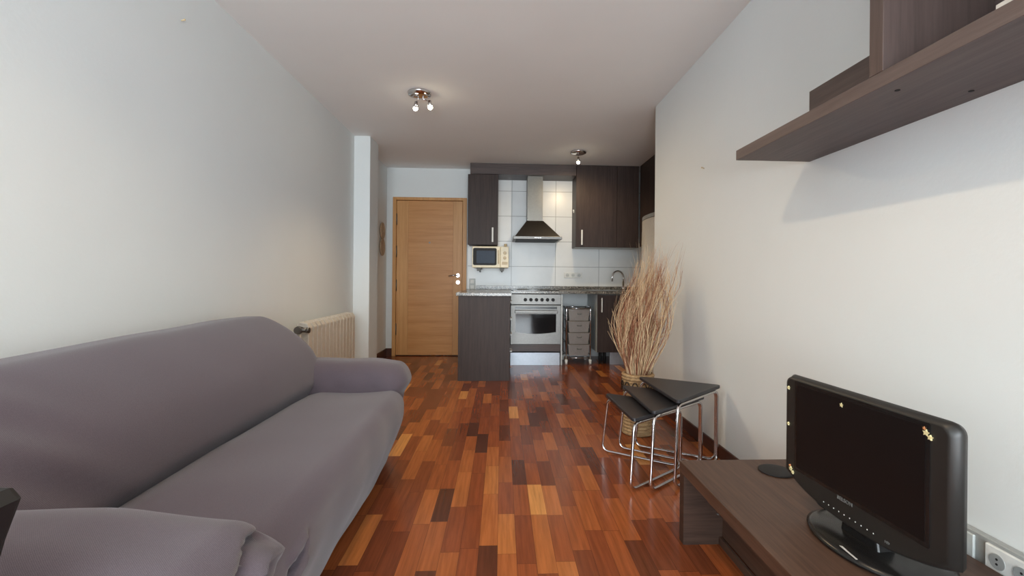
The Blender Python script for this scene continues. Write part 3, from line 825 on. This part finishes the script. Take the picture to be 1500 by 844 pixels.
def star(bm, y, z, r, mi=0):
    pts = [(y+(r if k % 2 == 0 else r*.5)*math.cos(PI*k/5+.4), z+(r if k % 2 == 0 else r*.5)*math.sin(PI*k/5+.4)) for k in range(10)]
    prism(bm, pts, -.0150, -.0105, 'X', mi=mi)
for (y, z, r, two) in ((.245, .680, .006, 0), (.245, .566, .0055, 0), (.03, .683, .0065, 0), (-.208, .686, .008, 1), (.232, .428, .007, 1)):
    s = nb(); star(s, y, z, r)
    if two: star(s, y-.009, z-.008, r*.8, 0); star(s, y+.004, z+.009, r*.5, 1)
    tvp('sticker', s, [M['sticker'], M['stickero']], label='small cream sticker')
s = nb(); prism(s, [(-.03, .016), (.03, .010), (.026, .004), (.0, .008), (-.03, .011)], 0, .0008, 'Z')
bmesh.ops.transform(s, matrix=Matrix.Translation((-.045, -.045, .3275)) @ Matrix.Rotation(PI/2, 4, 'Z'), verts=s.verts); tvp('stand_label', s, M['paper'], label='torn white label')
# loose cable behind the stand
s = nb(); tube(s, fillet([(1.10, 1.20, .40), (1.06, 1.44, .37), (.99, 1.435, .345), (.985, 1.38, .325), (1.05, 1.36, .317), (1.23, 1.40, .317)], .03), .003, 8)
place('cable', s, M['blackmat'], tv)

# ------------------------------------------------------------------ wall trunking with sockets (lower right)
tr = thing('cable_trunking', 'pale grey trunking box with sockets low on the right wall behind the television', 'trunking', (1.25, .75, .26))
place('channel', box(nb(), 1.238, WR-.001, .1, 1.30, .285, .372, .003, 1), M['fridgetop'], tr)
place('ledge', box(nb(), 1.236, WR-.001, .1, 1.30, .255, .284, .002, 1), M['whitegrey'], tr)
place('blank_plate', box(nb(), 1.232, 1.239, 1.155, 1.235, .292, .362, .002, 1), M['whitegrey'], tr)
pl = place('socket_plate', box(nb(), 1.230, 1.239, 1.005, 1.125, .295, .362, .002, 1), M['white'], tr)
for y in (1.095, 1.04):
    s = nb(); cyl(s, (1.2301, y, .329), (1.2285, y, .329), .019, seg=20); fc = place('socket_face', s, M['fridgetop'], pl)
    s = nb()
    for dz in (-.006, .006): cyl(s, (1.2286, y, .329+dz), (1.2278, y, .329+dz), .003, seg=8)
    place('pin_hole', s, M['dark'], fc)

# ------------------------------------------------------------------ wall shelf, upper right
sh = thing('wall_shelf', 'dark floating wall shelf with a box compartment high on the right wall', 'shelf', (1.1, 1.0, 1.51))
SX = .95; SY = 1.853
place('board', box(nb(), SX, WR-.001, -.45, SY, 1.510, 1.549, .001, 1), M['shelf'], sh)
place('back_board', box(nb(), 1.243, WR-.001, -.45, 1.835, 1.5495, 1.79, .001, 1), M['shelf'], sh)
place('divider', box(nb(), SX, 1.2425, 1.123, 1.167, 1.5495, 2.10, .001, 1), M['shelfEnd'], sh)
place('divider', box(nb(), SX, 1.2425, .30, .344, 1.5495, 2.10, .001, 1), M['shelf'], sh)
place('box_back', box(nb(), 1.243, WR-.001, .30, 1.167, 1.7905, 2.10), M['shelf'], sh)
place('box_top', box(nb(), SX, WR-.001, .30, 1.167, 2.1005, 2.14, .001, 1), M['shelf'], sh)
for p in ((1.006, 1.143), (1.195, 1.135)):
    s = nb(); cyl(s, (p[0], p[1], 1.5102), (p[0], p[1], 1.5085), .006, seg=14); place('screw_cap', s, M['dark'], sh)
s = nb(); prism(s, [(.962, .70), (1.06, .72), (1.05, .88), (.97, .875)], 1.550, 1.568, 'Z', .001)
single('paper_stack', s, M['paper'], 'small stack of white papers on the wall shelf behind its front edge', 'papers', (1.0, .8, 1.55))

# ------------------------------------------------------------------ hanging ornament by the entrance
on = thing('woven_ornament', 'pale woven straw ornament hanging on the left wall beyond the pillar', 'wall ornament', (WL+.02, 5.85, 1.5))
for (z, r) in ((1.60, .095), (1.40, .10)):
    s = nb()
    for q in (1, .8, .6, .4, .2): tube(s, [(WL+.014, 5.84+r*q*math.cos(a*PI/12), z+r*q*math.sin(a*PI/12)) for a in range(24)], .011, 6, closed=True)
    place('disc', s, M['straw'], on)
s = nb(); tube(s, [(WL+.012, 5.84, 1.50), (WL+.012, 5.84, 1.29)], .008, 6);  place('cord', s, M['straw'], on)

# ------------------------------------------------------------------ chair at the left edge of the view
ch = thing('dark_chair', 'black padded chair whose backrest corner pokes in at the left edge', 'chair', (-.78, .28, 0))
pts = [(-1.04, .44), (-.60, .44), (-.518, .74), (-.502, .785), (-.512, .797), (-.56, .80), (-1.06, .80), (-1.11, .79), (-1.12, .76)]
s = nb(); prism(s, pts, .475, .515, 'Y', .008); place('backrest', s, M['blackmat'], ch)
s = nb(); box(s, -1.02, -.60, .06, .47, .43, .475, .012, 3); place('seat', s, M['blackmat'], ch)
for (x, y) in ((-1.0, .08), (-.62, .08), (-1.0, .45), (-.62, .45)):
    s = nb(); cyl(s, (x, y, 0), (x, y, .43), .010, .013, seg=12); place('leg', s, M['chrome'], ch)

# ------------------------------------------------------------------ ceiling lamps
def lamp(label, c, spots, tilt=(0, 0, 0)):
    t = thing('ceiling_spot_lamp', label, 'ceiling lamp', (c[0], c[1], H-.001), None)
    s = nb(); x, y = c
    lathe(s, [(.088, 0), (.092, -.006), (.086, -.022), (.06, -.030), (.02, -.034)][::-1], (x, y, H-.001), 32); place('canopy', s, M['chrome'], t)
    for i, (dx, dy, tx, ty, dz, bm_, pw) in enumerate(spots):
        a = Vector((x+dx*.35, y+dy*.35, H-.03)); b_ = Vector((x+dx, y+dy, H-dz+.055))
        s = nb(); tube(s, fillet([a, (a.x, a.y, b_.z+.01), b_], .02), .0055, 8); arm = place('arm', s, M['chrome'], t)
        e = b_+Vector((tx, ty, -.042))
        s = nb(); cyl(s, b_+Vector((0, 0, .004)), e, .012, .021, seg=18); place('lamp_head', s, M['chrome'], arm)
        s = nb(); dirv = (e-b_).normalized(); cc = e+dirv*.008; sphere(s, cc, .0175, 14, (1, 1, .9)); place('bulb', s, bm_, arm)
        if pw > 0:
            l = bpy.data.lights.new('bulb_light', 'SPOT'); l.energy = pw; l.color = WARM; l.shadow_soft_size = .018; l.spot_size = 2.6; l.spot_blend = .7
            o = bpy.data.objects.new('bulb_light', l); COL.objects.link(o); o.location = cc+dirv*.045; o.rotation_euler = tilt
    return t
lamp('chrome ceiling lamp with two lit spots over the living area', (-.645, 3.61),
     [(-.035, .05, -.004, .0, .115, M['bulbdim'], LAMP_ROOM*.35), (.075, .02, .004, -.004, .115, M['bulb'], LAMP_ROOM)], (0, -math.radians(20), 0))
lamp('small chrome ceiling lamp with one lit spot in front of the kitchen', (.845, 5.17),
     [(-.005, -.03, 0, 0, .135, M['bulb'], LAMP_KITCHEN)], (math.radians(28), 0, 0))
lamp('chrome ceiling lamp with two spots above the sofa and bench', (-.10, 1.25),
     [(.03, .0, .004, 0, .115, M['bulb'], LAMP_NEAR), (-.06, 0, -.01, 0, .115, M['bulbdim'], 0)])

# ------------------------------------------------------------------ nails left in the walls
for (p, q, lb) in (((WL, 2.227, 2.207), 1, 'tiny nail high in the left wall near the ceiling'), ((WR, 2.85, 1.72), -1, 'tiny nail in the right wall left of the floating shelf')):
    b = nb(); p = Vector(p); cyl(b, p+Vector((.001*q, 0, 0)), p+Vector((.016*q, 0, .004)), .0028, seg=8); sphere(b, p+Vector((.016*q, 0, .004)), .0048, 8)
    single('wall_nail', b, M['creamd'], lb, 'nail', p)
